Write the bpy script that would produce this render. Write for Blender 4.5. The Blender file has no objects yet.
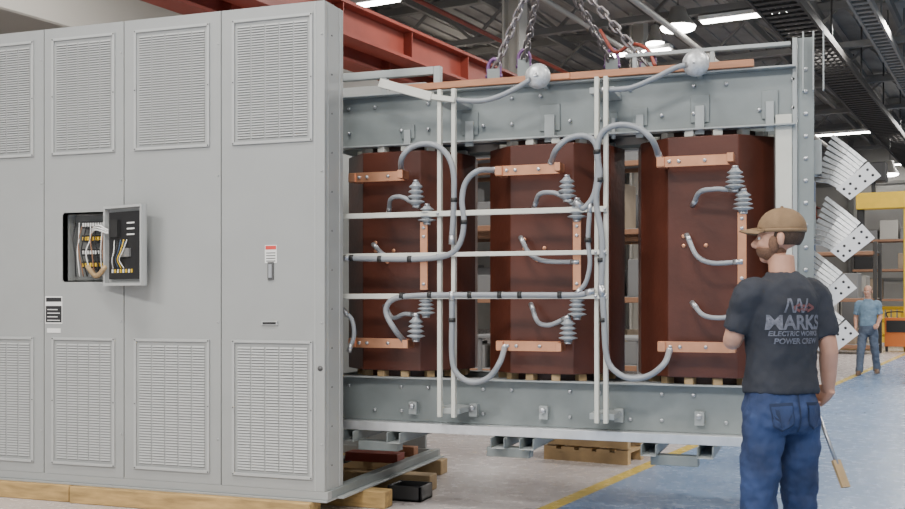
import bpy, bmesh, math, random
from math import sin, cos, radians, pi
from mathutils import Vector, Matrix
random.seed(4)
# ---------------------------------------------------------------- frame of reference
H=1.45; FPX=1050.0; CX=452.5; HY=300.0; TH=radians(19.5)
FW=Vector((-sin(TH),cos(TH),0)); RT=Vector((cos(TH),sin(TH),0)); CAM=Vector((0,0,H))
BETA=radians(9.3)
DV=Vector((sin(BETA),cos(BETA),0)); RV=Vector((cos(BETA),-sin(BETA),0))
def _d(px,py): return FW+RT*((px-CX)/FPX)+Vector((0,0,(HY-py)/FPX))
def T(px,py,Y):            # survey point on a plane of constant Y
    d=_d(px,py); return CAM+d*(Y/d.y)
def TD(px,py,dist):
    return CAM+_d(px,py)*dist
def TZ(px,py,z):
    d=_d(px,py); return CAM+d*((z-H)/d.z)
def B(p): return Vector((p.dot(RV),p.dot(DV),p.z))   # world -> building coords

# ---------------------------------------------------------------- materials
MATS={}
def mat(name,col,rough=0.5,metal=0.0,var=0.0,scale=8.0,bump=0.0,bscale=60.0,emit=0.0,spec=0.5,stretch=None,sss=0):
    if name in MATS: return MATS[name]
    m=bpy.data.materials.new(name); m.use_nodes=True
    nt=m.node_tree; b=nt.nodes['Principled BSDF']
    b.inputs['Base Color'].default_value=(*col,1); b.inputs['Roughness'].default_value=rough
    b.inputs['Metallic'].default_value=metal
    b.inputs['Specular IOR Level'].default_value=spec
    tc=nt.nodes.new('ShaderNodeTexCoord'); src=tc.outputs['Object']
    if stretch:
        mp=nt.nodes.new('ShaderNodeMapping'); mp.inputs['Scale'].default_value=stretch
        nt.links.new(src,mp.inputs[0]); src=mp.outputs[0]
    if var>0:
        n=nt.nodes.new('ShaderNodeTexNoise'); n.inputs['Scale'].default_value=scale; n.inputs['Detail'].default_value=4
        nt.links.new(src,n.inputs['Vector'])
        r=nt.nodes.new('ShaderNodeValToRGB')
        r.color_ramp.elements[0].position=0.3; r.color_ramp.elements[1].position=0.7
        r.color_ramp.elements[0].color=(*[c*(1-var) for c in col],1)
        r.color_ramp.elements[1].color=(*[min(1,c*(1+var)) for c in col],1)
        nt.links.new(n.outputs[0],r.inputs[0]); nt.links.new(r.outputs[0],b.inputs['Base Color'])
    if bump>0:
        n2=nt.nodes.new('ShaderNodeTexNoise'); n2.inputs['Scale'].default_value=bscale
        nt.links.new(src,n2.inputs['Vector'])
        bp=nt.nodes.new('ShaderNodeBump'); bp.inputs['Strength'].default_value=bump; bp.inputs['Distance'].default_value=0.01
        nt.links.new(n2.outputs[0],bp.inputs['Height']); nt.links.new(bp.outputs[0],b.inputs['Normal'])
    if emit>0:
        b.inputs['Emission Color'].default_value=(*col,1); b.inputs['Emission Strength'].default_value=emit
    MATS[name]=m; return m

mat('cab_grey',(0.315,0.325,0.32),0.45,0,0.03,3)
mat('cab_louver',(0.40,0.41,0.405),0.45)
mat('cab_mid',(0.20,0.205,0.20),0.6)
mat('cab_dark',(0.09,0.09,0.09),0.6)
mat('frame_grey',(0.21,0.235,0.235),0.40,0.15,0.12,4)
mat('frame_light',(0.35,0.375,0.375),0.38,0.15,0.06,4)
mat('galv',(0.66,0.68,0.70),0.28,0.6,0.1,12)
mat('coil_brown',(0.078,0.0225,0.0135),0.30,0,0.18,3,0.12,30)
mat('coil_dark',(0.035,0.013,0.010),0.5)
mat('copper',(0.70,0.34,0.20),0.3,0.75,0.1,10)
mat('bar_wood',(0.42,0.19,0.10),0.5,0.1,0.15,6,stretch=(1,8,8))
mat('insul',(0.25,0.27,0.29),0.35)
mat('cable',(0.25,0.265,0.285),0.42,0,0.05,10)
mat('tape',(0.02,0.02,0.02),0.5)
mat('fiberglass',(0.60,0.60,0.54),0.5,0,0.04,8)
mat('steel',(0.45,0.46,0.48),0.35,0.8)
mat('core_steel',(0.07,0.075,0.08),0.5,0.4)
mat('black',(0.015,0.015,0.016),0.4)
mat('white',(0.75,0.75,0.73),0.5)
mat('red_label',(0.6,0.05,0.04),0.5)
mat('yellow',(0.75,0.48,0.03),0.5,0,0.08,4)
mat('orange',(0.60,0.16,0.03),0.5)
mat('wood',(0.40,0.26,0.10),0.7,0,0.30,5,0.2,40,stretch=(1,6,6))
mat('wood_l',(0.42,0.29,0.15),0.7,0,0.25,5,0.2,40)
mat('red_paint',(0.27,0.05,0.032),0.5,0,0.15,2)
mat('chain',(0.30,0.27,0.27),0.35,0.8)
mat('purple',(0.16,0.07,0.20),0.4,0.2)
mat('braid',(0.55,0.56,0.57),0.38,0.35,0.15,60)
mat('tin',(0.74,0.74,0.74),0.35,0.3)
mat('ceil_steel',(0.19,0.185,0.175),0.6)
mat('tray_dark',(0.04,0.037,0.034),0.6)
mat('duct',(0.40,0.385,0.35),0.5,0.1)
mat('lamp',(1,0.97,0.91),0.5,emit=25)
mat('wall_paint',(0.38,0.365,0.34),0.8,0,0.12,0.6)
mat('rack_blue',(0.05,0.08,0.14),0.5)
mat('rack_orange',(0.27,0.14,0.08),0.5)
mat('cardboard',(0.25,0.19,0.13),0.8,0,0.1,3)
mat('machine_grey',(0.18,0.18,0.18),0.5)
mat('skin',(0.50,0.27,0.185),0.5,0,0.06,20)
mat('hair',(0.06,0.035,0.022),0.8,0,0.3,150,0.6,300)
mat('beard',(0.17,0.09,0.055),0.85,0,0.3,150,0.6,300)
mat('cap_tan',(0.22,0.14,0.075),0.85,0,0.1,30,0.3,400)
mat('shirt_navy',(0.025,0.028,0.038),0.85,0,0.2,8,0.3,300)
mat('shirt_blue',(0.15,0.23,0.31),0.85,0,0.15,8)
mat('denim',(0.020,0.039,0.108),0.8,0,0.4,7,0.4,400)
mat('denim_seam',(0.011,0.022,0.06),0.8,0,0.2,20)
mat('denim_grey',(0.08,0.105,0.15),0.85,0,0.2,7)
mat('boot',(0.12,0.07,0.04),0.6,0,0.2,20)
mat('print_grey',(0.13,0.135,0.165),0.85,0,0.35,60)
mat('print_red',(0.16,0.06,0.06),0.8)
mat('eye_white',(0.8,0.78,0.75),0.3)
mat('eye_iris',(0.08,0.05,0.03),0.2)
mat('lip',(0.42,0.18,0.14),0.5)

# ---------------------------------------------------------------- mesh builder
def catmull(pts,n=6):
    P=[Vector(p) for p in pts]
    if len(P)<3: return P
    P=[P[0]*2-P[1]]+P+[P[-1]*2-P[-2]]
    out=[]
    for i in range(1,len(P)-2):
        for k in range(n):
            t=k/n; a,b,c,d=P[i-1],P[i],P[i+1],P[i+2]
            out.append(0.5*((2*b)+(c-a)*t+(2*a-5*b+4*c-d)*t*t+(3*b-a-3*c+d)*t**3))
    out.append(P[-2]); return out
class MB:
    def __init__(s,name): s.name=name; s.v=[]; s.f=[]; s.mi=[]; s.sm=[]; s.mats=[]
    def _m(s,m):
        if m not in s.mats: s.mats.append(m)
        return s.mats.index(m)
    def add(s,vs,fs,m,smooth=False,M=None):
        o=len(s.v); k=s._m(m)
        for v in vs:
            v=Vector(v); s.v.append(M@v if M else v)
        for f in fs: s.f.append([i+o for i in f]); s.mi.append(k); s.sm.append(smooth)
    def box(s,x0,x1,y0,y1,z0,z1,m,M=None):
        vs=[(x,y,z) for x in (x0,x1) for y in (y0,y1) for z in (z0,z1)]
        s.add(vs,[(0,1,3,2),(4,6,7,5),(0,4,5,1),(2,3,7,6),(0,2,6,4),(1,5,7,3)],m,False,M)
    def bar(s,a,b,w,h,m,up=(0,0,1)):
        a=Vector(a); b=Vector(b); d=(b-a).normalized(); up=Vector(up)
        x=d.cross(up)
        if x.length<1e-4: x=d.cross(Vector((0,1,0)))
        x.normalize(); z=x.cross(d)
        vs=[]
        for p in (a,b):
            for i,j in ((-1,-1),(1,-1),(1,1),(-1,1)): vs.append(p+x*(i*w/2)+z*(j*h/2))
        s.add(vs,[(3,2,1,0),(4,5,6,7),(0,1,5,4),(1,2,6,5),(2,3,7,6),(3,0,4,7)],m)
    def tube(s,pts,r,m,seg=10,curve=True,closed=False,n=6,caps=True,ell=1.0,up=None):
        P=[Vector(p) for p in pts]; R=r if isinstance(r,(list,tuple)) else [r]*len(P)
        if curve and len(P)>2:
            Q=catmull(P,n); RR=[]
            for i in range(len(P)-1):
                for k in range(n): RR.append(R[i]+(R[i+1]-R[i])*(k/n))
            RR.append(R[-1]); P,R=Q,RR
        N=len(P); vs=[]; prev=None
        for i in range(N):
            if closed: d=(P[(i+1)%N]-P[i-1])
            else: d=P[min(i+1,N-1)]-P[max(i-1,0)]
            d.normalize()
            if prev is None:
                a=Vector(up) if up else (Vector((0,0,1)) if abs(d.z)<0.9 else Vector((0,1,0)))
                x=d.cross(a).normalized()
            else: x=(prev-d*prev.dot(d)).normalized()
            prev=x; y=d.cross(x)
            for k in range(seg):
                t=2*pi*k/seg; vs.append(P[i]+x*(R[i]*cos(t))+y*(R[i]*ell*sin(t)))
        fs=[]
        for i in range(N if closed else N-1):
            j=(i+1)%N
            for k in range(seg):
                l=(k+1)%seg; fs.append((i*seg+k,i*seg+l,j*seg+l,j*seg+k))
        if caps and not closed:
            fs.append(tuple(range(seg))[::-1]); fs.append(tuple((N-1)*seg+k for k in range(seg)))
        s.add(vs,fs,m,True)
    def cyl(s,a,b,r,m,seg=14): s.tube([a,b],r,m,seg,False)
    def lathe(s,prof,o,m,seg=18,axis=(0,0,1)):
        o=Vector(o); az=Vector(axis).normalized(); q=Vector((0,0,1)).rotation_difference(az)
        vs=[]; 
        for (r,h) in prof:
            for k in range(seg):
                t=2*pi*k/seg; vs.append(o+q@Vector((r*cos(t),r*sin(t),h)))
        n=len(prof); fs=[(i*seg+k,i*seg+(k+1)%seg,(i+1)*seg+(k+1)%seg,(i+1)*seg+k) for i in range(n-1) for k in range(seg)]
        fs.append(tuple(range(seg))[::-1]); fs.append(tuple((n-1)*seg+k for k in range(seg)))
        s.add(vs,fs,m,True)
    def ell(s,c,r,m,M=None,seg=20,rings=12,zmin=-1.0,zmax=1.0):
        vs=[];fs=[]
        a0=math.asin(zmin);a1=math.asin(zmax)
        for i in range(rings+1):
            a=a0+(a1-a0)*i/rings
            for k in range(seg):
                t=2*pi*k/seg
                vs.append(Vector((c[0]+r[0]*cos(a)*cos(t),c[1]+r[1]*cos(a)*sin(t),c[2]+r[2]*sin(a))))
        for i in range(rings):
            for k in range(seg): fs.append((i*seg+k,i*seg+(k+1)%seg,(i+1)*seg+(k+1)%seg,(i+1)*seg+k))
        fs.append(tuple(range(seg))[::-1]); fs.append(tuple(rings*seg+k for k in range(seg)))
        s.add(vs,fs,m,True,M)
    def rings(s,rs,m,seg=28,pw=0.85,M=None):
        vs=[]
        for (cx,cy,z,rx,ry) in rs:
            for k in range(seg):
                t=2*pi*k/seg; c=cos(t); q=sin(t)
                vs.append((cx+rx*math.copysign(abs(c)**pw,c),cy+ry*math.copysign(abs(q)**pw,q),z))
        n=len(rs); fs=[(i*seg+k,i*seg+(k+1)%seg,(i+1)*seg+(k+1)%seg,(i+1)*seg+k) for i in range(n-1) for k in range(seg)]
        fs.append(tuple(range(seg))[::-1]); fs.append(tuple((n-1)*seg+k for k in range(seg)))
        s.add(vs,fs,m,True,M)
    def prism(s,poly,z0,z1,m,smooth=False):
        n=len(poly); vs=[(x,y,z0) for x,y in poly]+[(x,y,z1) for x,y in poly]
        fs=[(k,(k+1)%n,n+(k+1)%n,n+k) for k in range(n)]+[tuple(range(n))[::-1],tuple(range(n,2*n))]
        s.add(vs,fs,m,smooth)
    def finish(s,parent=None,bevel=0,rotz=0,loc=None,bseg=1):
        me=bpy.data.meshes.new(s.name); me.from_pydata([tuple(v) for v in s.v],[],s.f)
        for m in s.mats: me.materials.append(MATS[m])
        for p,k,sm in zip(me.polygons,s.mi,s.sm): p.material_index=k; p.use_smooth=sm
        bm=bmesh.new(); bm.from_mesh(me); bmesh.ops.recalc_face_normals(bm,faces=bm.faces); bm.to_mesh(me); bm.free()
        o=bpy.data.objects.new(s.name,me); bpy.context.scene.collection.objects.link(o)
        if parent: o.parent=parent
        if rotz: o.rotation_euler[2]=rotz
        if loc: o.location=loc
        if bevel:
            b=o.modifiers.new('bev','BEVEL'); b.width=bevel; b.segments=bseg; b.limit_method='ANGLE'; b.angle_limit=radians(40)
        return o
def empty(name,loc=(0,0,0),rotz=0):
    e=bpy.data.objects.new(name,None); bpy.context.scene.collection.objects.link(e)
    e.location=loc; e.rotation_euler[2]=rotz; e.empty_display_size=0.2; return e

# ================================================================ ROOM
RB=-BETA
R0,R1,D0,D1,ZC=-24.0,12.0,-10.0,56.0,9.5
m=bpy.data.materials.new('floor_paint'); m.use_nodes=True; nt=m.node_tree; bs=nt.nodes['Principled BSDF']
tc=nt.nodes.new('ShaderNodeTexCoord'); sx=nt.nodes.new('ShaderNodeSeparateXYZ'); nt.links.new(tc.outputs['Object'],sx.inputs[0])
def gt(v):
    a=nt.nodes.new('ShaderNodeMath'); a.operation='GREATER_THAN'; nt.links.new(sx.outputs[0],a.inputs[0]); a.inputs[1].default_value=v; return a
def noise(sc,det=5):
    n=nt.nodes.new('ShaderNodeTexNoise'); n.inputs['Scale'].default_value=sc; n.inputs['Detail'].default_value=det; nt.links.new(tc.outputs['Object'],n.inputs['Vector']); return n
def ramp(src,c0,c1,p0=.3,p1=.7):
    r=nt.nodes.new('ShaderNodeValToRGB'); r.color_ramp.elements[0].position=p0; r.color_ramp.elements[1].position=p1
    r.color_ramp.elements[0].color=(*c0,1); r.color_ramp.elements[1].color=(*c1,1); nt.links.new(src,r.inputs[0]); return r
def mix(f,a,b):
    x=nt.nodes.new('ShaderNodeMix'); x.data_type='RGBA'; nt.links.new(f,x.inputs[0]); nt.links.new(a,x.inputs[6]); nt.links.new(b,x.inputs[7]); return x.outputs[2]
nz=noise(1.3); nf=noise(9)
conc=ramp(nz.outputs[0],(0.42,0.38,0.37),(0.56,0.52,0.51)).outputs[0]
blue=ramp(nz.outputs[0],(0.12,0.205,0.36),(0.21,0.305,0.46)).outputs[0]
yel=ramp(nf.outputs[0],(0.50,0.37,0.07),(0.64,0.46,0.08)).outputs[0]
a=mix(gt(-3.0).outputs[0],conc,yel); a=mix(gt(-2.88).outputs[0],a,blue)
nt.links.new(a,bs.inputs['Base Color'])
rr=nt.nodes.new('ShaderNodeMapRange'); rr.inputs[3].default_value=0.16; rr.inputs[4].default_value=0.36; nt.links.new(nf.outputs[0],rr.inputs[0]); nt.links.new(rr.outputs[0],bs.inputs['Roughness'])
MATS['floor_paint']=m
fl=MB('floor'); fl.box(R0,R1,D0,D1,-0.2,0,'floor_paint'); fl.finish(rotz=RB)
ce=MB('ceiling')
mat('deck',(0.27,0.26,0.245),0.7,0,0.25,0.8)
ce.box(R0,R1,D0,D1,ZC,ZC+0.15,'deck')
r=R0
while r<R1: ce.box(r,r+0.12,D0,D1,ZC-0.06,ZC,'deck'); r+=0.5
ce.finish(rotz=RB)
for nm,bx in (('wall_back',(R0,R1,D1,D1+.2,0,ZC)),('wall_left',(R0-.2,R0,D0,D1,0,ZC)),('wall_right',(R1,R1+.2,D0,D1,0,ZC))):
    w=MB(nm); w.box(*bx,'wall_paint')
    if nm=='wall_back':
        for k in range(9): w.box(R0+k*4,R0+k*4+.25,D1-.2,D1,0,ZC,'ceil_steel')
        for k in range(3): w.box(R0,R1,D1-.1,D1,2.4+k*2.4,2.55+k*2.4,'ceil_steel')
    w.finish(rotz=RB)
tr=MB('roof_truss')
tr.box(R0+.3,R1-.3,-.1,.1,9.2,9.4,'ceil_steel'); tr.box(R0+.3,R1-.3,-.1,.1,8.15,8.3,'ceil_steel')
r=R0+.4; k=0
while r<R1-1.6:
    tr.bar((r,0,8.25 if k%2 else 9.3),(r+1.2,0,9.3 if k%2 else 8.25),.07,.07,'ceil_steel'); r+=1.2; k+=1
base=None
for i in range(10):
    d=4+i*5.1
    if base is None: base=tr.finish(rotz=RB,loc=DV*d)
    else:
        o=bpy.data.objects.new('roof_truss',base.data); bpy.context.scene.collection.objects.link(o); o.rotation_euler[2]=RB; o.location=DV*d
pu=MB('roof_purlins')
r=R0+1
while r<R1-.5: pu.box(r,r+.1,D0+.2,D1-.2,9.0,9.2,'ceil_steel'); r+=1.8
pu.finish(rotz=RB)
for (px,py,z,rad,mm) in ((610,40,7.9,.06,'duct'),(560,70,7.7,.05,'red_paint'),(700,50,7.6,.07,'duct'),(480,30,8.0,.05,'duct')):
    b=B(TZ(px,py,z)); pp=MB('overhead_pipe'); pp.cyl((0,D0+.5,z),(0,D1-.5,z),rad,mm); pp.finish(rotz=RB,loc=RV*b.x)
def tray(name,px,py,z,w,mm):
    b=B(TZ(px,py,z)); t=MB(name)
    for q in (-w/2,w/2): t.box(b.x+q-.03,b.x+q+.03,D0+1,D1-1,z-.08,z+.1,mm)
    d=D0+1
    while d<D1-1: t.box(b.x-w/2,b.x+w/2,d,d+.16,z-.05,z,mm); d+=.38
    for k in range(6): t.cyl((b.x-w/2.4+k*w/6,D0+1,z+.04),(b.x-w/2.4+k*w/6,D1-1,z+.04),.055,'tape')
    d=D0+1
    while d<D1-1: t.box(b.x-w/2-.02,b.x-w/2+.02,d-.02,d+.02,z,ZC-.1,mm); t.box(b.x+w/2-.02,b.x+w/2+.02,d-.02,d+.02,z,ZC-.1,mm); d+=5
    t.finish(rotz=RB)
tray('cable_tray',830,65,7.55,.9,'tray_dark')
tray('cable_tray',888,50,7.9,.4,'ceil_steel')
b=B(TD(30,8,19)); q=MB('air_duct'); q.box(b.x-2.2,b.x+.6,D0+8,D1-20,b.z-.35,b.z+1.0,'duct'); q.finish(rotz=RB,bevel=.03)
q=MB('crane_runway_beam')
for (px,py,z) in ((400,45,5.7),(400,68,5.5)):
    b=B(TZ(px,py,z))
    q.box(b.x-.2,b.x+.2,2,D1-2,z+.22,z+.27,'red_paint'); q.box(b.x-.2,b.x+.2,2,D1-2,z-.27,z-.22,'red_paint'); q.box(b.x-.02,b.x+.02,2,D1-2,z-.22,z+.22,'red_paint')
    for d in range(3,50,2): q.box(b.x-.18,b.x+.18,d,d+.02,z-.22,z+.22,'red_paint')
q.finish(rotz=RB)
q=MB('building_column')
for d in (20,28,36,44): 
    q.box(-9.7,-9.65,d-.2,d+.2,0,ZC-.1,'duct'); q.box(-9.35,-9.3,d-.2,d+.2,0,ZC-.1,'duct'); q.box(-9.65,-9.35,d-.015,d+.015,0,ZC-.1,'duct')
q.finish(rotz=RB)
def highbay(pos,sc=1.0):
    q=MB('high_bay_lamp')
    q.lathe([(.06*sc,.45),(.10*sc,.42),(.14*sc,.2),(.24*sc,0.0),(.25*sc,-.02)],(0,0,0),'duct'); q.lathe([(.12*sc,-.12),(.22*sc,-.09),(.24*sc,-.03),(.05*sc,-.01)],(0,0,0),'lamp')
    q.cyl((0,0,.4),(0,0,1.2),.01,'black',6)
    q.finish(loc=pos)
for (px,py,z,s_) in ((678,26,7.8,1.7),(655,42,8.2,1),(890,173,5.9,1.2)): highbay(TZ(px,py,z),s_)
def strip(px,py,z,l):
    q=MB('strip_light'); b=B(TZ(px,py,z)); q.box(-l,l,-.12,.12,-.04,0,'lamp'); q.box(-l-.05,l+.05,-.16,.16,0,.1,'white'); q.finish(rotz=RB,loc=RV*b.x+DV*b.y+Vector((0,0,z)))
for a_ in ((745,16,8.0,1.0),(115,4,8.0,1.6),(365,4,8.4,.9),(850,133,8.0,1.3),(885,165,8.0,1.3),(640,52,8.0,.8)): strip(*a_)  # third strip is an added lamp standing in for a skylight

# ================================================================ ENCLOSURE
YC=6.22
seams=[-7.74,-6.95,-6.15,-5.36,-4.665,-3.875,-3.09]
XR=seams[-1]; XL=seams[0]; Z0=.12; ZB=.19; ZT=3.42; YB=8.36
enc=empty('transformer_enclosure')
e=MB('enclosure_frame')
e.box(XL,XR+.02,YC,YC+.06,Z0+.016,ZB-.002,'cab_grey'); e.box(XL,XR+.02,YC-.02,YC+.14,Z0,Z0+.015,'cab_grey'); e.box(XL,XR+.02,YB-.06,YB,Z0,ZB,'cab_grey')
e.box(XL,XL+.06,YC+.06,YB-.06,Z0,ZB,'cab_grey'); e.box(XR-.05,XR+.02,YC+.061,YB-.061,Z0+.016,ZB,'frame_grey'); e.box(XR-.2,XR+.06,YC+.15,YB,Z0,Z0+.014,'frame_light')
for x in (-6.9,-6.1,-5.3,-4.5,-3.7): e.box(x,x+.08,YC+.061,YB-.061,Z0+.02,ZB-.01,'frame_grey')
e.box(-3.6,XR-.06,7.6,7.75,ZB-.02,ZB+.05,'red_paint'); e.box(-3.6,XR-.06,7.95,8.05,ZB-.02,ZB+.06,'bar_wood')
e.box(XL+.05,XR-.1,YB-.04,YB,ZB,3.3,'cab_grey'); e.box(XL,XL+.04,YC+.05,YB,ZB,ZT,'cab_grey')
e.box(XL+.05,XR-.1,YC+.05,YC+.1,ZT-.08,ZT-.01,'cab_grey')
e.box(XR-.035,XR,YC+.046,YC+.275,ZB,ZT,'cab_grey'); e.box(XR-.08,XR-.036,YC+.255,YC+.275,ZB,ZT,'cab_louver')
e.box(XR,XR+.004,YC+.21,YC+.225,ZB,ZT,'cab_louver')
for k in range(12): e.cyl((XR-.002,YC+.10,.35+k*.26),(XR+.004,YC+.10,.35+k*.26),.007,'cab_dark',8)
e.finish(enc,bevel=.003)
OPN=(-5.185,-4.825,1.59,2.07)
for i in range(6):
    x0,x1=seams[i]+.004,seams[i+1]-.004
    p=MB('enclosure_panel_%d'%(i+1))
    y0,y1=YC,YC+.045
    if i==3:
        a0,a1,b0,b1=OPN
        p.box(x0,a0,y0,y1,ZB,ZT,'cab_grey'); p.box(a1,x1,y0,y1,ZB,ZT,'cab_grey'); p.box(a0,a1,y0,y1,ZB,b0,'cab_grey'); p.box(a0,a1,y0,y1,b1,ZT,'cab_grey')
    else: p.box(x0,x1,y0,y1,ZB,ZT,'cab_grey')
    mg=.085 if x1-x0>.75 else .07
    for (z0,z1) in ((2.50,3.345),(.265,1.18)):
        a0,a1=x0+mg,x1-mg
        y=YC-.012
        p.box(a0,a0+.018,y,YC,z0,z1,'cab_louver'); p.box(a1-.018,a1,y,YC,z0,z1,'cab_louver')
        p.box(a0+.018,a1-.018,y,YC,z0,z0+.018,'cab_louver'); p.box(a0+.018,a1-.018,y,YC,z1-.018,z1,'cab_louver')
        for sx_ in (a0+.009,a1-.009):
            for zz in (z0+.009,(z0+z1)/2,z1-.009): p.cyl((sx_,y-.004,zz),(sx_,y,zz),.005,'cab_dark',6)
        nr=44; nc=5; zz0=z0+.04; hh=(z1-z0-.08)/nr; ww=(a1-a0-.07)/nc
        for c in range(nc):
            lx0=a0+.035+c*ww+.006; lx1=lx0+ww-.012
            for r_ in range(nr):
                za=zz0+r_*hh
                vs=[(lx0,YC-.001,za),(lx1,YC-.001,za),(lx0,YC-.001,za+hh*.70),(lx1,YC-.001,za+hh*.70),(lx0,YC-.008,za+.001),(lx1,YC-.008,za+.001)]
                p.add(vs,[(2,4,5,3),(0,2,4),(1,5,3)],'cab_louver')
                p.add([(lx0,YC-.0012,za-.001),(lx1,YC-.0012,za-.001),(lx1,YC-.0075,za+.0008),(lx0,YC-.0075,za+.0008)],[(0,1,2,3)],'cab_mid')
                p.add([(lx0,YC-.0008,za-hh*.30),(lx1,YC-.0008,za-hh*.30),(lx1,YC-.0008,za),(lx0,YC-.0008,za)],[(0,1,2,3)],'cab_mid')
    for zz in (.5,1.3,2.3,3.2): p.cyl((x1-.02,YC-.004,zz),(x1-.02,YC,zz),.007,'cab_louver',8)
    p.finish(enc)
e=MB('corner_trim'); e.box(XR-.075,XR-.068,YC-.003,YC,ZB,ZT,'cab_louver'); e.cyl((XR-.035,YC-.004,1.0),(XR-.035,YC,1.0),.018,'cab_dark',16); e.finish(enc)
e=MB('labels_and_latches')
p=T(54,310,YC); e.box(p.x-.075,p.x+.075,YC-.003,YC,p.z-.10,p.z+.10,'white'); e.box(p.x-.07,p.x+.07,YC-.004,YC,p.z-.09,p.z+.03,'black'); e.box(p.x-.068,p.x+.068,YC-.004,YC,p.z+.06,p.z+.09,'black')
for k in range(4): e.box(p.x-.055,p.x+.055-.02*(k%2),YC-.005,YC,p.z-.078+k*.026,p.z-.072+k*.026,'white')
p=T(54,330,YC); e.box(p.x-.06,p.x+.06,YC-.003,YC,p.z-.02,p.z+.012,'white')
p=T(271,254,YC); e.box(p.x-.045,p.x+.045,YC-.003,YC,p.z-.06,p.z+.06,'white'); e.box(p.x-.04,p.x+.04,YC-.004,YC,p.z+.03,p.z+.055,'red_label')
for k in range(4): e.box(p.x-.035,p.x+.035,YC-.004,YC,p.z-.05+k*.018,p.z-.044+k*.018,'cab_dark')
p=T(271,271,YC); e.box(p.x-.022,p.x+.022,YC-.008,YC,p.z-.06,p.z+.06,'cab_dark'); e.box(p.x-.012,p.x+.012,YC-.014,YC,p.z-.045,p.z+.045,'steel')
p=T(270,323,YC); e.box(p.x-.06,p.x+.06,YC-.01,YC,p.z-.014,p.z+.014,'cab_louver'); e.box(p.x-.05,p.x+.05,YC-.012,YC,p.z-.008,p.z+.006,'black')
e.finish(enc)
a0,a1,b0,b1=OPN
e=MB('instrument_compartment')
yb=YC+.13
e.box(a0,a1,yb,yb+.01,b0,b1,'cab_mid'); e.box(a0-.01,a0,YC,yb,b0,b1,'cab_grey'); e.box(a1,a1+.01,YC,yb,b0,b1,'cab_grey'); e.box(a0,a1,YC,yb,b0-.01,b0,'cab_grey'); e.box(a0,a1,YC,yb,b1,b1+.01,'cab_grey')
for r_,zz in enumerate((.38,.28,.18,.09)):
    e.box(a0+.10,a1-.03,yb-.06,yb,b0+zz,b0+zz+.05,'black')
    for k in range(10): e.box(a0+.11+k*.022,a0+.123+k*.022,yb-.066,yb-.06,b0+zz+.012,b0+zz+.038,('white','yellow','white','yellow')[r_])
for k in range(9):
    x=a0+.04+k*.033; e.tube([(x,yb-.05,b0+.42),(x+.02*sin(k*2),yb-.08,b0+.3),(x+.02*cos(k),yb-.085,b0+.2),(x+.01,yb-.06,b0+.03)],.005,('black','white','rack_orange')[k%3],6)
for k in range(3): e.tube([(a1-.16,yb-.07,b1-.11-k*.012),(a1-.04,YC-.03-k*.01,b1-.09-k*.016),(a1+.1,YC-.10,b1-.13-k*.012)],.006,'white',6)
e.tube([(a1-.2,yb-.07,b0+.10),(a1-.06,YC-.02,b0+.03),(a1+.06,YC-.08,b0+.09)],.018,'wood_l',6)
e.finish(enc)
d=MB('instrument_door')
W=.42
d.box(0,W,-.012,0,b0-.04,b1+.04,'cab_grey')
for bx in ((0,.018,0,.035,b0-.04,b1+.04),(W-.018,W,0,.035,b0-.04,b1+.04),(.018,W-.018,0,.035,b0-.04,b0-.022),(.018,W-.018,0,.035,b1+.022,b1+.04)): d.box(*bx,'cab_louver')
d.box(.05,W-.04,0,.022,b0+.005,b1-.005,'black'); d.box(.08,.17,.022,.045,b1-.18,b1-.06,'tape')
for k in range(3): d.box(.25,.33,.022,.025,b1-.09-k*.04,b1-.08-k*.04,'white')
for k in range(8): d.box(.09+k*.03,.10+k*.03,.022,.03,b0+.05,b0+.075,'yellow' if k%2 else 'white')
d.box(.20,.29,.022,.040,b0+.16,b0+.22,'machine_grey'); d.box(.2,.24,.022,.032,b0+.24,b0+.265,'rack_blue')
for k in range(5): d.tube([(.10+k*.03,.025,b0+.08),(.12+k*.02,.05,b0+.14),(.14+k*.025,.05,b0+.20),(.12+k*.035,.03,b0+.28)],.004,('white','tape','rack_blue','yellow','white')[k],6)
o=d.finish(enc); o.location=(a1+.03,YC-.015,0); o.scale=(1,-1,1); o.rotation_euler[2]=radians(-16)

q=MB('timber_cribbing')
q.box(XL,-5.1,YC-.05,YC+.11,0,Z0,'wood'); q.box(-5.08,XR-.08,YC-.07,YC+.1,0,Z0,'wood')
q.box(XL,XR+.1,YB-.2,YB-.04,0,Z0,'wood_l'); 
q.box(XR-.5,XR+.28,7.42,7.58,0,Z0,'wood_l')
q.box(XR-.5,XR+.22,6.7,6.84,0,Z0,'wood')
q.finish(bevel=.006)
q=MB('parts_tray'); q.box(-2.98,-2.72,7.0,7.24,0,.02,'black')
for bx in ((-2.98,-2.96,7.0,7.24,0,.11),(-2.74,-2.72,7.0,7.24,0,.11),(-2.98,-2.72,7.0,7.02,0,.11),(-2.98,-2.72,7.22,7.24,0,.11)): q.box(*bx,'black')
for k in range(5): q.cyl((-2.93+k*.04,7.1,.03),(-2.93+k*.04,7.1,.09),.012,'steel',8)
q.finish(bevel=.004)

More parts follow.
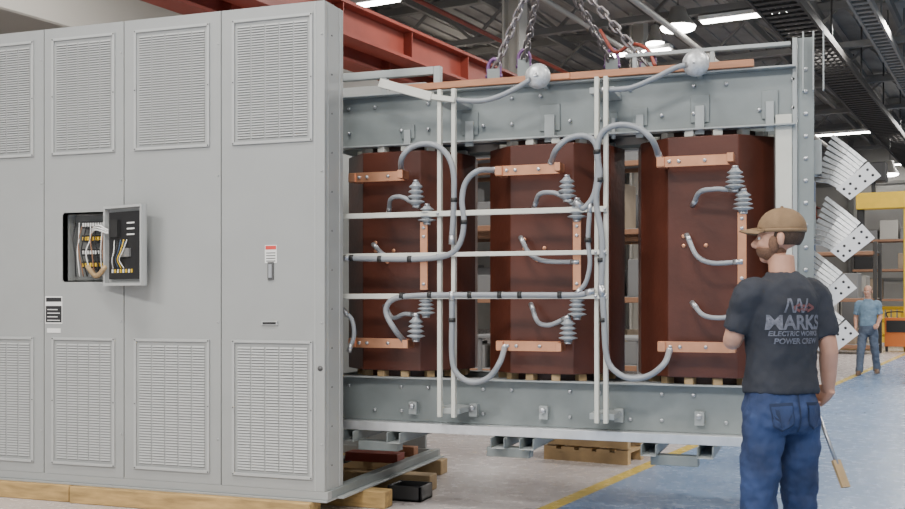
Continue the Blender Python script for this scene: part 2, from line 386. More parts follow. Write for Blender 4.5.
# ================================================================ TRANSFORMER
tx=empty('dry_type_transformer')
CXS=[-2.90,-1.80,-.735]; YCc=7.32; RC=.485
CZ0,CZ1=.95,2.505
for i,cx in enumerate(CXS):
    c=MB('phase_coil_%d'%(i+1))
    angs=[-27,27,62,90,118,153,207,242,270,298]
    poly=[(cx+RC*sin(radians(a)),YCc-RC*cos(radians(a))) for a in angs]
    c.prism(poly,CZ0,CZ1,'coil_brown')
    c.lathe([(.36,CZ0-.05),(.36,CZ1+.05)],(cx,YCc,0),'coil_dark',32)
    for k in range(14):
        t=2*pi*k/14
        for z in ((CZ0-.05,CZ0),(CZ1,CZ1+.045)):
            M=Matrix.Translation((cx,YCc,0))@Matrix.Rotation(t,4,'Z')
            c.box(.30,.42,-.03,.03,z[0],z[1],'wood_l' if z[0]<1 else 'fiberglass',M)
    yf=YCc-RC*.891
    for (dx,z) in ((-.12,1.86),(-.12,1.80),(.02,1.80),(-.03,1.72)):
        c.cyl((cx+dx,yf-.012,z),(cx+dx,yf+.001,z),.014,'copper',10)
    c.finish(tx,bevel=.02,bseg=3)
c=MB('laminated_core')
for cx in CXS: c.box(cx-.16,cx+.16,YCc-.2,YCc+.2,.7,2.85,'core_steel')
c.box(CXS[0]-.2,CXS[2]+.2,YCc-.18,YCc+.18,2.56,2.86,'core_steel'); c.box(CXS[0]-.2,CXS[2]+.2,YCc-.18,YCc+.18,.62,.87,'core_steel')
c.finish(tx)
YF=6.96; XA,XB=-3.38,-.17
ZL=.585
c=MB('core_clamps')
for (ya,yb,yo) in ((YF,YF+.02,-1),(7.66,7.68,1)):
    c.box(XA,XB,ya,yb,2.56,2.91,'frame_grey'); c.box(XA,XB,ya,yb,ZL,.90,'frame_grey')
    for z in (2.552,2.916,.898):
        c.box(XA,XB,(ya-.07 if yo<0 else ya),(yb if yo<0 else yb+.07),z-.006,z+.006,'frame_light')
c.box(XA,XB+.04,YF-.20,YF+.02,ZL-.018,ZL-.001,'galv'); c.box(XA,XB+.04,YF-.205,YF-.195,ZL-.05,ZL+.012,'galv'); c.box(XA,XB,7.66,7.80,ZL-.05,ZL,'galv')
for (px,py,w,h) in ((408,150,.10,.10),(470,132,.12,.16),(550,124,.14,.18),(614,128,.05,.1),(640,120,.10,.12),(700,112,.12,.18),(770,112,.10,.18)):
    p=T(px,py,YF-.01); c.box(p.x-w/2,p.x+w/2,YF-.012,YF-.0005,2.60,2.60+h,'frame_grey'); c.box(p.x-w/4,p.x+w/4,YF-.03,YF-.012,2.52,2.60+h*.6,'frame_light')
for k in range(16):
    x=XA+.12+k*.205
    for z in (2.66,2.84,.66,.83):
        if (k+int(z*10))%3: c.cyl((x,YF-.02,z),(x,YF,z),.013,'steel',6)
for px in (415,475,545,620,700): 
    p=T(px,410,YF); c.box(p.x-.03,p.x+.03,YF-.05,YF-.0005,.64,.73,'frame_light'); c.cyl((p.x,YF-.08,.70),(p.x,YF,.70),.02,'steel',10)
x=XB-.02
c.box(x,x+.03,YF-.02,YF+.16,ZL,3.10,'frame_light'); c.box(x,x+.03,7.5,7.7,ZL,3.10,'frame_light'); c.box(x-.10,x-.002,YF-.03,YF-.01,.9,2.62,'fiberglass')
c.box(x+.031,x+.13,YF+.0,YF+.02,ZL,3.10,'frame_grey')
for k in range(17):
    z=.66+k*.14; c.cyl((x+.08,YF-.008,z),(x+.08,YF+.001,z),.014,'steel',8)
c.box(x,x+.03,YF+.161,7.499,2.55,3.0,'frame_grey'); c.box(x,x+.03,YF+.161,7.499,ZL,.9,'frame_grey')
c.box(XA-.035,XA-.005,YF,7.68,ZL,.9,'frame_grey'); c.box(XA-.035,XA-.005,YF,7.68,2.55,2.9,'frame_grey')
c.box(-3.38,-2.601,YF-.02,YF+.03,3.045,3.10,'frame_light'); c.box(-2.60,-2.55,YF-.021,YF+.031,2.93,3.10,'frame_light'); c.box(-3.0,-2.96,YF-.019,YF+.029,2.93,3.044,'frame_light')
c.box(-1.25,XB-.03,YF,YF+.05,3.06,3.085,'frame_light')
for x in (-1.2,-.7): c.box(x,x+.03,YF+.001,YF+.04,2.93,3.059,'frame_light')
for k in (0,2,4): c.box(-.13+.03*k,-.12+.03*k,YF-.08,YF-.03,2.75,3.12,'frame_light')
for x in (-3.2,-2.85,-2.1,-1.9,-1.1,-.75,-.3):
    c.box(x,x+.10,YF-.28,7.9,ZL-.125,ZL-.12,'frame_light'); c.box(x,x+.008,YF-.28,7.9,ZL-.119,ZL-.052,'frame_grey'); c.box(x+.092,x+.1,YF-.28,7.9,ZL-.119,ZL-.052,'frame_grey')
for x in (-2.95,-2.0,-.9): c.box(x-.15,x+.15,YF-.2,YF-.1,ZL-.19,ZL-.126,'frame_grey')
c.finish(tx,bevel=.003)
c=MB('ground_bar'); c.box(-2.83,-.42,YF-.09,YF-.04,2.924,2.97,'bar_wood'); c.box(-1.9,-1.6,YF-.1,YF-.09,2.927,2.967,'copper'); c.finish(tx,bevel=.003)

YS=6.66
g=MB('fiberglass_supports')
def vx(px,Y=YS): return T(px,300,Y).x
for px in (440,454,597,606):
    x=vx(px); z1=2.87 if px<500 else 2.88; z0=.66
    g.box(x-.014,x+.014,YS-.02,YS+.02,z0,z1,'fiberglass')
xa,xb=-3.18,vx(608)
for z,w in ((2.03,.018),(1.755,.015),(1.475,.018)):
    g.box(xa,xb,YS-.045,YS-.021,z-w,z+w,'fiberglass')
    for px in (440,454,597,606):
        x=vx(px); g.cyl((x,YS-.055,z),(x,YS-.045,z),.011,'steel',8)
for px in (447,601):
    x=vx(px)
    for z in (2.80,.70): g.box(x-.08,x+.08,YS+.021,YF,z-.02,z+.02,'frame_light')
p0=T(380,83,YS-.03); p1=T(432,97,YS-.03); g.bar(p0,p1,.04,.06,'fiberglass')
p1b=T(455,100,YS-.03); g.bar(p1,p1b,.03,.035,'fiberglass')
g.finish(tx,bevel=.003)

ins=MB('post_insulators'); cu=MB('copper_busbars'); cb=MB('jumper_cables')
def insul(px,y0,y1,Y):
    p=T(px,y0,Y); q=T(px,y1,Y); x=p.x; zt,zb=p.z,q.z; L=zt-zb; pr=[(.022,0),(.03,.005)]
    n=4
    for k in range(n):
        h=L*(.08+.84*k/n); s_=L*.84/n; R=.062-.014*(k/(n-1))
        pr+=[(.026,h),(R,h+s_*.35),(R,h+s_*.48),(.028,h+s_*.95)]
    pr+=[(.026,L*.95),(.02,L)]
    ins.lathe(pr,(x,Y,zb),'insul',18)
    ins.cyl((x,Y,zb-.012),(x,Y,zb),.026,'steel',12); ins.cyl((x,Y,zt),(x,Y,zt+.014),.02,'steel',12)
YI=6.66; YK=6.82
pc=[dict(t=(350,405,177),i1=(416,182,206),i2=(427,206,223),v=424,vb=(222,290),i3=(426,297,316),i4=(416,317,340),b=(350,410,343)),
    dict(t=(496,560,170),i1=(567,177,200),i2=(577,200,220),v=577,vb=(220,290),i3=(577,296,318),i4=(568,319,342),b=(497,561,346)),
    dict(t=(657,730,161),i1=(735,168,190),i2=(743,191,212),v=742,vb=(212,285),i3=(744,290,312),i4=(736,318,342),b=(658,732,347))]
for i,c_ in enumerate(pc):
    for key,off in (('t',0),('b',0)):
        a,b_,y=c_[key]; p=T(a,y,YK-.06); q=T(b_,y,YK-.06); z=(p.z+q.z)/2
        cu.box(p.x,q.x,YK-.075,YK-.065,z-.034,z+.034,'copper')
        cu.box(q.x-.01,q.x+.03,YI-.02,YK-.06,z-.028,z+.028,'copper')
        cu.box(p.x,p.x+.05,YK-.09,YK+.06,z-.03,z+.03,'copper')
        for k in (.08,.14,.3): cu.cyl((p.x+k,YK-.09,z),(p.x+k,YK-.05,z),.012,'steel',8)
    for k in ('i1','i2','i3','i4'): insul(*c_[k],YI)
    v=T(c_['v'],c_['vb'][0],YI); w=T(c_['v'],c_['vb'][1],YI)
    cu.box(v.x-.027,v.x+.027,YI-.006,YI+.006,w.z,v.z,'copper')
    for z in (v.z-.04,w.z+.04,v.z-.1): cu.cyl((v.x,YI-.016,z),(v.x,YI,z),.012,'steel',8)
ins.finish(tx); cu.finish(tx,bevel=.002)
def cab(pts,r=.0195,Y=YS-.04,tip=False):
    P=[T(p[0],p[1],p[2] if len(p)>2 else Y) for p in pts]
    cb.tube(P,r,'cable',12,n=7)
    for k,(a,b_) in enumerate(((P[0],P[1]),(P[-1],P[-2]))):
        d=(b_-a).normalized(); cb.cyl(a-d*.03,a+d*.03,r*1.12,'steel',12)
    return P
def band(px,py,Y=YS-.04,ax=(1,0,0),r=.0235):
    p=T(px,py,Y); a=Vector(ax).normalized(); cb.cyl(p-a*.014,p+a*.014,r,'tape',12)
cab([(401,172,6.76),(402,158),(412,147),(430,144),(445,152),(453,170),(454,200),(452,240)])
cab([(345,258),(380,259),(420,259),(448,255),(460,243),(464,222),(462,200),(466,182),(478,171),(496,170,6.77)])
S_=.0155
cab([(389,210,6.8),(391,199,6.72),(402,197,6.68),(416,205,6.66)],S_)
cab([(375,246,6.8),(383,254,6.72),(395,259,6.68),(421,259,6.66)],S_)
cab([(386,308,6.8),(393,318,6.72),(404,314,6.68),(415,315,6.66)],S_)
cab([(406,343,6.76),(395,330),(386,312),(392,300),(410,296),(450,295),(520,295),(575,295),(590,292)])
cab([(345,312),(352,320),(354,335),(350,348)],S_)
cab([(551,163,6.76),(556,150),(568,139),(585,136),(596,145),(598,170),(594,195),(584,208),(578,204)])
cab([(535,205,6.8),(540,194,6.72),(555,193,6.68),(568,200,6.66)],S_)
cab([(522,240,6.8),(530,254,6.72),(545,261,6.68),(575,262,6.66)],S_)
cab([(532,307,6.8),(538,322,6.72),(550,325,6.68),(566,318,6.66)],S_)
cab([(505,346,6.76),(500,362),(488,378),(470,382),(456,372),(452,355),(452,320),(452,296)])
cab([(590,208),(588,240),(590,262),(586,282),(578,292)],S_)
cab([(659,156,6.76),(652,140),(638,128),(618,125),(602,133),(597,152),(600,175),(596,200),(602,240),(601,290)])
cab([(694,203,6.8),(700,192,6.72),(715,189,6.68),(734,190,6.66)],S_)
cab([(688,238,6.8),(697,256,6.72),(712,263,6.68),(738,262,6.66)],S_)
cab([(694,305,6.8),(703,315,6.72),(718,318,6.68),(736,316,6.66)],S_)
cab([(670,349,6.76),(664,364),(648,376),(628,378),(612,368),(606,352),(604,320),(602,292)])
cab([(452,100),(480,101),(500,96),(520,86),(534,77)],.0175,YS+.02)
cab([(604,90),(630,88),(655,78),(675,68),(690,64)],.0175,YS+.02)
for (x,y) in ((352,258),(380,259),(410,259),(402,296),(430,295),(470,295),(500,295),(520,295),(560,295)): band(x,y)
for (x,y) in ((464,222),(454,200),(600,180),(597,152),(601,260),(452,320),(603,320),(588,240)): band(x,y,ax=(0,0,1))
cb.finish(tx)
dk=MB('cable_clamp_discs')
for (px,py) in ((538,76),(696,63)):
    p=T(px,py,YS+.06); dk.lathe([(.04,-.05),(.075,-.045),(.085,-.01),(.08,.02),(.05,.05)],p,'braid',20,axis=(.3,-1,.1)); dk.bar(p,(p.x,YF,2.9),.03,.03,'frame_light')
dk.finish(tx)
fl=MB('flexible_leads')
def lead(dy,sc=1.0,dx=0,Y=7.12):
    n=9
    for k in range(n):
        t=k/(n-1)
        a=(816+dx+16*t*sc,(180-44*t)+dy); b_=(841+dx+24*t,(188-26*t)+dy)
        P0=T(a[0],a[1],Y+.10-.2*(t-.5)*.3); P1=T(b_[0],b_[1],Y); mid=(P0+P1)/2+Vector((0,-.02,.015*(1-t)))
        for u,v in ((P0,mid),(mid,P1)): fl.bar(u,v,.014,.024,'braid',up=(.5,.2,1))
    A=T(836+dx,189+dy,Y); Bp=T(868+dx,162+dy,Y); C=T(881+dx,176+dy,Y); D=T(850+dx,200+dy,Y)
    off=Vector((0,.012,0)); vs=[A-off,Bp-off,C-off,D-off,A+off,Bp+off,C+off,D+off]
    fl.add(vs,[(0,1,2,3),(7,6,5,4),(0,4,5,1),(1,5,6,2),(2,6,7,3),(3,7,4,0)],'tin')
    for s1 in (.3,.7):
        for s2 in (.12,.32,.62,.86):
            p=(A*(1-s2)+Bp*s2)*(1-s1)+(D*(1-s2)+C*s2)*s1
            fl.cyl(p-off*1.1,p+off*1.1,.009,'black',10)
    q=T(812+dx,160+dy,Y+.12); fl.box(-.16,max(q.x+.06,-.10),Y+.05,Y+.2,q.z-.1,q.z+.12,'frame_light')
lead(0); lead(62,dx=-6); lead(112,dx=-24); lead(158,dx=-22)
fl.finish(tx)

# ================================================================ CRANE TACKLE
ck=empty('crane_lifting_chains')
hook=TD(546,-70,7.0)
hk=MB('crane_hook')
hk.lathe([(.05,0),(.14,.04),(.16,.3),(.1,.42),(.04,.45)],hook+Vector((0,0,.12)),'yellow')
hk.tube([hook+Vector((0,0,.14)),hook+Vector((0,0,.05)),hook+Vector((.07,0,-.02)),hook+Vector((.04,0,-.09)),hook+Vector((-.03,0,-.09)),hook+Vector((-.07,0,-.03))],[.03,.03,.035,.035,.03,.012],'steel')
for dx in (-.08,.08): hk.cyl(hook+Vector((dx,0,.5)),(hook.x+dx,hook.y,6.398),.01,'steel',8)
hk.finish(ck)
ch=MB('lifting_chain')
def chain(a,b,L=.085,w=.03,r=.0095):
    a=Vector(a); b=Vector(b); d=b-a; n=int(d.length/(L*.72)); u=d.normalized()
    x=u.cross(Vector((0,1,0))).normalized(); y=u.cross(x)
    for i in range(n):
        c=a+u*((i+.5)*d.length/n); s_=x if i%2 else y; P=[]
        for k in range(12):
            t=2*pi*k/12; P.append(c+s_*(w*.75*cos(t))+u*(math.copysign(L/2-w*.75,sin(t))+w*.75*sin(t)))
        ch.tube(P,r,'chain',6,False,True)
lugs=[T(494,72,7.0),T(524,62,7.5),T(612,62,7.5),T(648,66,7.0)]
hb=hook+Vector((0,0,-.1))
for i,l in enumerate(lugs):
    chain(hb,l)
    top=Vector((l.x,l.y,2.88))
    ch.bar(top,l+Vector((0,0,.02)),.09,.03,'frame_grey',up=(0,1,0))
    ch.tube([l+Vector((-.04,0,-.03)),l+Vector((-.04,0,.05)),l+Vector((0,0,.09)),l+Vector((.04,0,.05)),l+Vector((.04,0,-.03))],.014,'purple',8)
    ch.cyl(l+Vector((-.06,0,-.03)),l+Vector((.06,0,-.03)),.014,'purple',8)
ch.tube([T(600,30,7.2),T(615,52,7.15),T(632,44,7.1),T(648,50,7.0),T(655,66,6.95)],.012,'red_paint',8)
ch.finish(ck)
q=MB('bridge_crane_girder'); hbq=B(hook); q.box(-9.2,R1-.6,-.3,.3,6.4,7.0,'yellow'); q.finish(rotz=RB,loc=DV*hbq.y)

# ================================================================ WORKERS
def remesh(o,vox,smooth=4,disp=0,dsc=.12):
    rm=o.modifiers.new('rm','REMESH'); rm.mode='VOXEL'; rm.voxel_size=vox; rm.use_smooth_shade=True
    s=o.modifiers.new('sm','SMOOTH'); s.iterations=smooth; s.factor=.5
    if disp:
        t=bpy.data.textures.new('fold','CLOUDS'); t.noise_scale=dsc
        d=o.modifiers.new('dp','DISPLACE'); d.texture=t; d.strength=disp; d.mid_level=.5
def hand(mb_palm,mb_f,wr,dirv,nrm,curl,right=True):
    d=Vector(dirv).normalized(); n=Vector(nrm); n=(n-d*n.dot(d)).normalized(); s=d.cross(n)
    if not right: s=-s
    wr=Vector(wr)
    for o_ in (-.026,0,.024):
        mb_palm.tube([wr-d*.02+s*o_*.5,wr+d*.03+s*o_*.9,wr+d*.085+s*o_],[.02,.019,.015],'skin',10)
    L=[.072,.082,.076,.060]; R_=[.0095,.0098,.0092,.0082]
    for k in range(4):
        base=wr+d*(.082-abs(k-1.2)*.004)+s*(.031-.021*k)
        p=base; P=[base-d*.02,base]; ang=0
        for j,fr in enumerate((.45,.30,.25)):
            ang+=curl*(1,1.15,.9)[j]*(1+.06*k)
            p=p+(d*cos(ang)+n*sin(ang))*L[k]*fr; P.append(p)
        mb_f.tube(P,[R_[k]*1.1,R_[k]*1.05,R_[k],R_[k]*.93,R_[k]*.75],'skin',10,n=4)
    b=wr+d*.03+s*.026
    P=[b-d*.01,b+s*.02+d*.018+n*.008,b+s*.024+d*.042+n*.024,b+s*.012+d*.062+n*.036]
    mb_f.tube(P,[.015,.0135,.0115,.009],'skin',10,n=4)
    return wr+d*.088+n*.026, s
def worker(name,loc,rotz,scale,head_yaw,shirt,pants,larm,rarm,cap=True,tool=False,stride=0.0,prt=False):
    W=empty(name,loc,rotz); W.scale=(scale,)*3
    sk=MB('head_and_arms'); fg=MB('hands')
    HM=Matrix.Translation((0,.01,0))@Matrix.Rotation(head_yaw,4,'Z')
    sk.tube([(0,-.015,1.44),(0,-.008,1.53),(0,.0,1.62)],[.068,.06,.058],'skin',16)
    sk.ell((0,-.008,1.735),(.077,.097,.088),'skin',HM); sk.ell((0,.030,1.665),(.062,.064,.078),'skin',HM)
    sk.ell((0,.062,1.612),(.030,.028,.024),'skin',HM); sk.ell((0,.055,1.70),(.058,.04,.05),'skin',HM)
    sk.ell((0,.086,1.722),(.045,.012,.010),'skin',HM)
    for s_ in (-1,1):
        sk.ell((s_*.033,.078,1.672),(.020,.018,.02),'skin',HM)
        sk.ell((s_*.080,-.012,1.692),(.010,.018,.032),'skin',HM)
    nz_=[HM@Vector(v) for v in ((0,.088,1.712),(0,.101,1.69),(0,.114,1.672),(0,.098,1.662))]
    sk.tube(nz_,[.008,.011,.014,.012],'skin',10)
    arm_r=[.055,.048,.042,.043,.036,.027]
    for A in (larm,rarm):
        s0,e0,w0=[Vector(v) for v in A[:3]]
        sk.tube([s0,s0.lerp(e0,.5),e0,e0.lerp(w0,.3),e0.lerp(w0,.7),w0],arm_r,'skin',14)
    hl,sl=hand(sk,fg,larm[2],larm[3],larm[4],larm[5],False)
    hr,sr=hand(sk,fg,rarm[2],rarm[3],rarm[4],rarm[5],True)
    o=sk.finish(W); remesh(o,.006,3)
    fg.finish(W)
    fd=MB('face_and_hair')
    for s_ in (-1,1):
        fd.ell((s_*.031,.083,1.700),(.013,.011,.009),'eye_white',HM,12,8); fd.ell((s_*.031,.0915,1.700),(.005,.004,.005),'eye_iris',HM,10,6)
        fd.ell((s_*.031,.0955,1.719),(.018,.006,.004),'hair',HM,10,6)
    fd.ell((0,.090,1.641),(.022,.008,.006),'lip',HM,12,6)
    fd.ell((0,-.020,1.728),(.0795,.091,.090),'hair',HM,28,16,-.66,1.0 if not cap else .3)
    if cap:
        fd.ell((0,.036,1.652),(.0665,.068,.060),'beard',HM,24,12,-.98,.05)
        for s_ in (-1,1): fd.ell((s_*.062,.02,1.672),(.016,.024,.04),'beard',HM,12,8)
        fd.ell((0,.089,1.650),(.028,.012,.006),'beard',HM,12,6)
    o=fd.finish(W)
    if cap:
        c=MB('baseball_cap')
        c.ell((0,-.010,1.742),(.088,.109,.098),'cap_tan',HM,32,14,-.05,1.0)
        c.rings([(0,-.010,1.725,.086,.107),(0,-.010,1.742,.089,.110)],'cap_tan',32,1.0,HM)
        c.ell((0,-.01,1.842),(.008,.008,.005),'cap_tan',HM,10,6)
        vs=[];N=14
        for k in range(N+1):
            t=-1+2*k/N; x=.075*t; y0=.055+.04*math.sqrt(max(0,1-t*t)); y1=.065+.115*math.sqrt(max(0,1-(t*.98)**2))
            dz=-.018*t*t
            for (y,zz) in ((y0,1.752),(y1,1.738)):
                vs.append((x,y,zz+dz)); vs.append((x,y,zz+dz-.005))
        fs=[]
        for k in range(N):
            a=4*k; b=4*(k+1); fs+=[(a,b,b+2,a+2),(a+1,a+3,b+3,b+1),(a+2,b+2,b+3,a+3),(a,a+1,b+1,b)]
        fs+=[(0,2,3,1),(4*N,4*N+1,4*N+3,4*N+2)]
        c.add(vs,fs,'cap_tan',True,HM)
        c.finish(W)
    sh=MB('tee_shirt')
    sh.rings([(0,0,1.000,.176,.126),(0,.003,1.04,.174,.125),(0,.005,1.11,.164,.118),(0,.0,1.20,.163,.118),(0,-.01,1.32,.174,.122),(0,-.015,1.41,.179,.118),(0,-.018,1.465,.165,.105),(0,-.015,1.505,.118,.085),(0,-.010,1.535,.074,.070),(0,-.008,1.548,.066,.064)],shirt,32,.88)
    for A in (larm,rarm):
        s0,e0,w0=[Vector(v) for v in A[:3]]; inn=Vector((s0.x*.5,s0.y,s0.z-.02))
        sh.tube([inn,s0+Vector((0,0,-.012)),s0.lerp(e0,.45),s0.lerp(e0,.82)],[.080,.070,.063,.061],shirt,18)
    so=sh.finish(W); remesh(so,.010,4,.026,.085)
    j=MB('jeans')
    st=stride
    j.rings([(0,0,1.06,.156,.108),(0,0,.99,.166,.118),(0,-.008,.92,.179,.130),(0,-.010,.86,.180,.130),(0,-.004,.82,.160,.11)],pants,32,.85)
    legs=[]
    for s_ in (-1,1):
        f=st*s_
        hp=Vector((s_*.092,-.005,.86)); kn=Vector((s_*.125,.015+f*.5,.50)); an=Vector((s_*.15,-.02+f,.10 if f>=0 else .13))
        j.tube([hp+Vector((0,0,.04)),hp.lerp(kn,.35),kn,kn.lerp(an,.35),kn.lerp(an,.75),an+Vector((0,0,-.045))],[.097,.093,.079,.076,.072,.074],pants,20)
        legs.append(an)
    jo=j.finish(W); remesh(jo,.010,3,.030,.07)
    if prt:
        def patch(nm,poly,mm,tgt,off,ydir=1,y=-.3):
            bm=bmesh.new(); vs=[bm.verts.new((x,y,z)) for x,z in poly]; bm.faces.new(vs)
            bmesh.ops.triangulate(bm,faces=bm.faces)
            for _ in range(4): bmesh.ops.subdivide_edges(bm,edges=[e for e in bm.edges if e.calc_length()>.012],cuts=1)
            me=bpy.data.meshes.new(nm); bm.to_mesh(me); bm.free(); me.materials.append(MATS[mm])
            for p in me.polygons: p.use_smooth=True
            ob=bpy.data.objects.new(nm,me); bpy.context.scene.collection.objects.link(ob); ob.parent=W
            sw=ob.modifiers.new('sw','SHRINKWRAP'); sw.target=tgt; sw.wrap_method='PROJECT'; sw.use_project_y=True; sw.use_project_x=False; sw.use_project_z=False; sw.use_positive_direction=True; sw.use_negative_direction=False; sw.offset=off
        for s_ in (-1,1):
            patch('back_pocket',[(s_*.035,.965),(s_*.135,.96),(s_*.13,.86),(s_*.085,.835),(s_*.04,.865)],'denim_seam',jo,.003)
            patch('back_pocket_face',[(s_*.040,.951),(s_*.130,.947),(s_*.125,.865),(s_*.085,.843),(s_*.045,.870)],pants,jo,.005)
        patch('centre_seam',[(-.004,1.0),(.004,1.0),(.004,.83),(-.004,.83)],'denim_seam',jo,.003)
    b=MB('boots')
    for s_,an in zip((-1,1),legs):
        z=an.z-.10
        b.tube([(an.x,an.y,an.z+.05),(an.x,an.y-.01,z+.07)],[.048,.05],'boot',14)
        b.rings([(an.x+s_*.008,an.y+.06,z+.0,.046,.145),(an.x+s_*.008,an.y+.06,z+.025,.049,.148),(an.x+s_*.006,an.y+.05,z+.06,.046,.13),(an.x,an.y+.015,z+.095,.042,.085)],'boot',24,.8)
    b.finish(W)
    if prt:
        def txt(s,size,x,z,mm,ex=.0):
            cu_=bpy.data.curves.new('txt','FONT'); cu_.body=s; cu_.size=size; cu_.align_x='CENTER'; cu_.offset=ex
            to=bpy.data.objects.new('t',cu_); bpy.context.scene.collection.objects.link(to)
            dg=bpy.context.evaluated_depsgraph_get(); me=bpy.data.meshes.new_from_object(to.evaluated_get(dg))
            bpy.data.objects.remove(to)
            me.transform(Matrix.Translation((x,-.19,z))@Matrix.Rotation(pi/2,4,'X'))
            bm=bmesh.new(); bm.from_mesh(me); bmesh.ops.triangulate(bm,faces=bm.faces); 
            for _ in range(3): bmesh.ops.subdivide_edges(bm,edges=[e for e in bm.edges if e.calc_length()>.012],cuts=1)
            bm.to_mesh(me); bm.free(); me.materials.clear(); me.materials.append(MATS[mm])
            ob=bpy.data.objects.new('shirt_print',me); bpy.context.scene.collection.objects.link(ob); ob.parent=W
            sw=ob.modifiers.new('sw','SHRINKWRAP'); sw.target=so; sw.wrap_method='PROJECT'; sw.use_project_y=True; sw.use_positive_direction=True; sw.use_negative_direction=False; sw.offset=.003; sw.use_project_x=False; sw.use_project_z=False
        txt('MARKS',.088,-.01,1.29,'print_grey',.003); txt('ELECTRIC WORKS',.030,-.01,1.26,'print_grey',.001); txt('POWER CREW',.034,.0,1.225,'print_grey',.001)
        txt('/\\/\\/',.085,-.02,1.365,'print_grey',.002); txt('<=>',.07,.02,1.36,'print_red',.003)
    if tool:
        t=MB('hand_tool'); c=hr; ax=(-sr+Vector((.10,0,-.3))).normalized()
        t.tube([c-ax*.07,c+ax*.0,c+ax*.07],[.013,.015,.013],'yellow',12); t.tube([c+ax*.06,c+ax*.32],.009,'steel',10,False)
        t.bar(c+ax*.30,c+ax*.43,.045,.014,'wood_l'); t.cyl(c-ax*.10,c-ax*.07,.018,'black',12)
        t.finish(W)
    return W
P=TD(781,300,4.88); 
larm=((-.178,-.01,1.455),(-.218,.06,1.24),(-.06,.24,1.26),(.8,.4,.3),(0,-.3,1),.6)
rarm=((.170,-.015,1.455),(.222,-.05,1.205),(.272,.01,1.0),(-.05,.80,-.6),(-1,.1,0),1.1)
worker('worker',(P.x,P.y,0),TH+radians(20),1.022,radians(48),'shirt_navy','denim',larm,rarm,True,True,0.03,True)
P=TZ(868,375,0)
larm2=((-.185,-.01,1.455),(-.23,-.03,1.19),(-.20,.14,1.03),(.1,.8,-.3),(.3,0,-1),.4)
rarm2=((.185,-.015,1.455),(.24,-.04,1.18),(.23,.04,.95),(0,.1,-1),(-1,.2,0),.35)
worker('worker',(P.x,P.y,0),TH+radians(150),.95,radians(-10),'shirt_blue','denim_grey',larm2,rarm2,False,False,.14)

# ================================================================ BACKGROUND FACTORY
def rack(px,py,w,h,cols,dep=1.0,name='storage_rack',c='rack_blue'):
    b=B(TZ(px,py,0)); q=MB(name)
    for x in (b.x,b.x+w):
        for y in (b.y,b.y+dep): q.box(x-.05,x+.05,y-.05,y+.05,0,h,c)
    n=int(h/1.3)
    for k in range(n+1):
        z=.15+k*1.25
        if z>h: break
        q.box(b.x,b.x+w,b.y-.05,b.y+.02,z,z+.1,'rack_orange'); q.box(b.x,b.x+w,b.y+dep-.05,b.y+dep,z,z+.1,'rack_orange'); q.box(b.x,b.x+w,b.y,b.y+dep,z+.08,z+.11,'machine_grey')
        x=b.x+.1
        while x<b.x+w-.6:
            ww=random.uniform(.4,.9); hh=random.uniform(.3,.9)
            if random.random()<.85: q.box(x,min(x+ww,b.x+w-.06),b.y+.1,b.y+dep-.1,z+.11,z+.11+hh,random.choice(cols))
            x+=ww+.1
    q.finish(rotz=RB,bevel=.01)
rack(440,372,5,4.0,['cardboard','machine_grey','machine_grey','rack_blue'])
rack(560,368,5,3.8,['cardboard','machine_grey','duct'],)
rack(300,375,5,4.2,['cardboard','machine_grey','machine_grey'])
rack(852,334,3.6,3.9,['black','machine_grey','tray_dark','duct','cardboard'],c='tray_dark')
rack(760,352,3,3.0,['machine_grey','duct','cardboard'],c='tray_dark')
q=MB('electrical_cabinets'); b=B(TZ(846,350,0))
for k in range(2): q.box(b.x-.9+k*.75,b.x-.2+k*.75,b.y,b.y+.8,.12,1.9+.25*(k%2),'duct'); q.box(b.x-.85+k*.75,b.x-.25+k*.75,b.y-.02,b.y,.25,1.7,'machine_grey' if k else 'white')
q.box(b.x-.95,b.x+.7,b.y,b.y+.9,0,.12,'wood_l'); q.finish(rotz=RB,bevel=.01)
q=MB('welding_machine'); b=B(TZ(896,352,0))
q.box(b.x-.3,b.x+.3,b.y,b.y+.6,.15,.95,'orange'); q.box(b.x-.25,b.x+.25,b.y-.02,b.y,.55,.88,'black')
for dx in (-.25,.25): q.cyl((b.x+dx-.03,b.y+.1,.1),(b.x+dx+.03,b.y+.1,.1),.1,'black')
q.tube([(b.x-.25,b.y+.3,.95),(b.x-.25,b.y+.3,1.1),(b.x+.25,b.y+.3,1.1),(b.x+.25,b.y+.3,.95)],.02,'black',8)
q.finish(rotz=RB,bevel=.02)
q=MB('safety_railing'); b=B(TZ(890,346,0))
for k in range(6): q.cyl((b.x-.5+k*.9,b.y,0),(b.x-.5+k*.9,b.y,1.25),.06,'yellow')
for z in (.35,.8,1.2): q.cyl((b.x-.5,b.y,z),(b.x+4,b.y,z),.055,'yellow')
for k in range(26): q.box(b.x-.45+k*.17,b.x-.33+k*.17,b.y-.02,b.y+.02,.1,1.2,'yellow')
q.finish(rotz=RB)
q=MB('jib_crane'); b=B(TD(868,202,30))
q.box(b.x-.3,b.x+6,b.y-.2,b.y+.2,b.z-.22,b.z+.25,'yellow'); q.box(b.x+.95,b.x+1.15,b.y-.15,b.y+.15,0,b.z-.2,'yellow'); q.box(b.x-.3,b.x+.5,b.y-.25,b.y+.25,b.z+.55,b.z+1.1,'black'); q.box(b.x+.1,b.x+.2,b.y-.1,b.y+.1,b.z+.2,b.z+.6,'black'); q.box(b.x-.28,b.x-.1,b.y-.1,b.y+.1,b.z-1.2,b.z-.2,'black'); q.finish(rotz=RB,bevel=.02)
q=MB('pallet_stack'); 
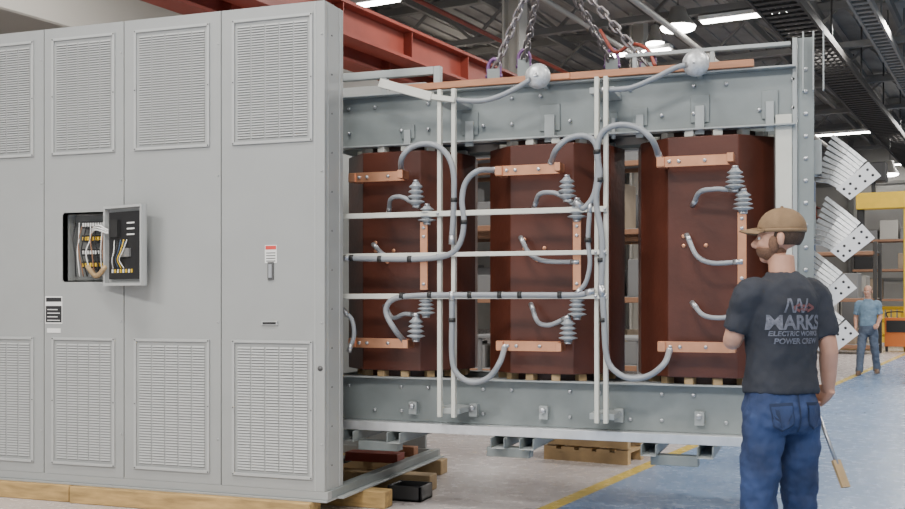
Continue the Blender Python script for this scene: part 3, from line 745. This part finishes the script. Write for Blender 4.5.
for (px,py) in ((585,462),):
    b=B(TZ(px,py,0))
    for z in (0,.14): 
        for k in range(3): q.box(b.x-.4,b.x+.4,b.y+k*.35,b.y+.08+k*.35,z,z+.1,'wood_l')
        for k in range(5): q.box(b.x-.4+k*.17,b.x-.28+k*.17,b.y,b.y+.8,z+.1,z+.125,'wood_l')
q.finish(rotz=RB)
q=MB('metal_workbench'); b=B(TZ(480,400,0))
for (x,y) in ((0,0),(2.4,0),(0,.8),(2.4,.8)): q.box(b.x+x-.03,b.x+x+.03,b.y+y-.03,b.y+y+.03,0,.9,'machine_grey')
q.box(b.x-.1,b.x+2.5,b.y-.1,b.y+.9,.9,.95,'machine_grey'); q.box(b.x,b.x+2.4,b.y,b.y+.8,.25,.28,'machine_grey'); q.box(b.x+.3,b.x+.9,b.y+.2,b.y+.6,.95,1.3,'rack_orange'); q.box(b.x+1.3,b.x+1.7,b.y+.2,b.y+.5,.95,1.2,'machine_grey'); q.finish(rotz=RB,bevel=.01)

# ================================================================ LIGHT
w=bpy.data.worlds.new('world'); bpy.context.scene.world=w; w.use_nodes=True
w.node_tree.nodes['Background'].inputs[0].default_value=(0.96,0.98,1.0,1); w.node_tree.nodes['Background'].inputs[1].default_value=1.0
def area(r,d,z,sx_,sy_,pw,col=(1,.965,.915)):
    l=bpy.data.lights.new('bay_light','AREA'); l.shape='RECTANGLE'; l.size=sx_; l.size_y=sy_; l.energy=pw*1.08; l.color=col
    o=bpy.data.objects.new('bay_light',l); bpy.context.scene.collection.objects.link(o); p=RV*r+DV*d; o.location=(p.x,p.y,z); o.rotation_euler[2]=RB
for (r,d,pw) in ((-7,-3,900),(0,-3,900),(6,0,700),(-4,3,900),(3,7,800),(-12,12,450),(-5,15,700),(3,17,1000),(-4,27,900),(4,30,1200),(-14,28,500),(-3,42,1000),(6,45,1000)):
    area(r,d,8.0,3,1.2,pw)

cam=bpy.data.cameras.new('camera'); co=bpy.data.objects.new('camera',cam); bpy.context.scene.collection.objects.link(co)
co.location=CAM; co.rotation_euler=(pi/2,0,TH); cam.sensor_width=36; cam.lens=36*FPX/905; cam.shift_y=(HY-254.5)/905; cam.clip_end=200
bpy.context.scene.camera=co
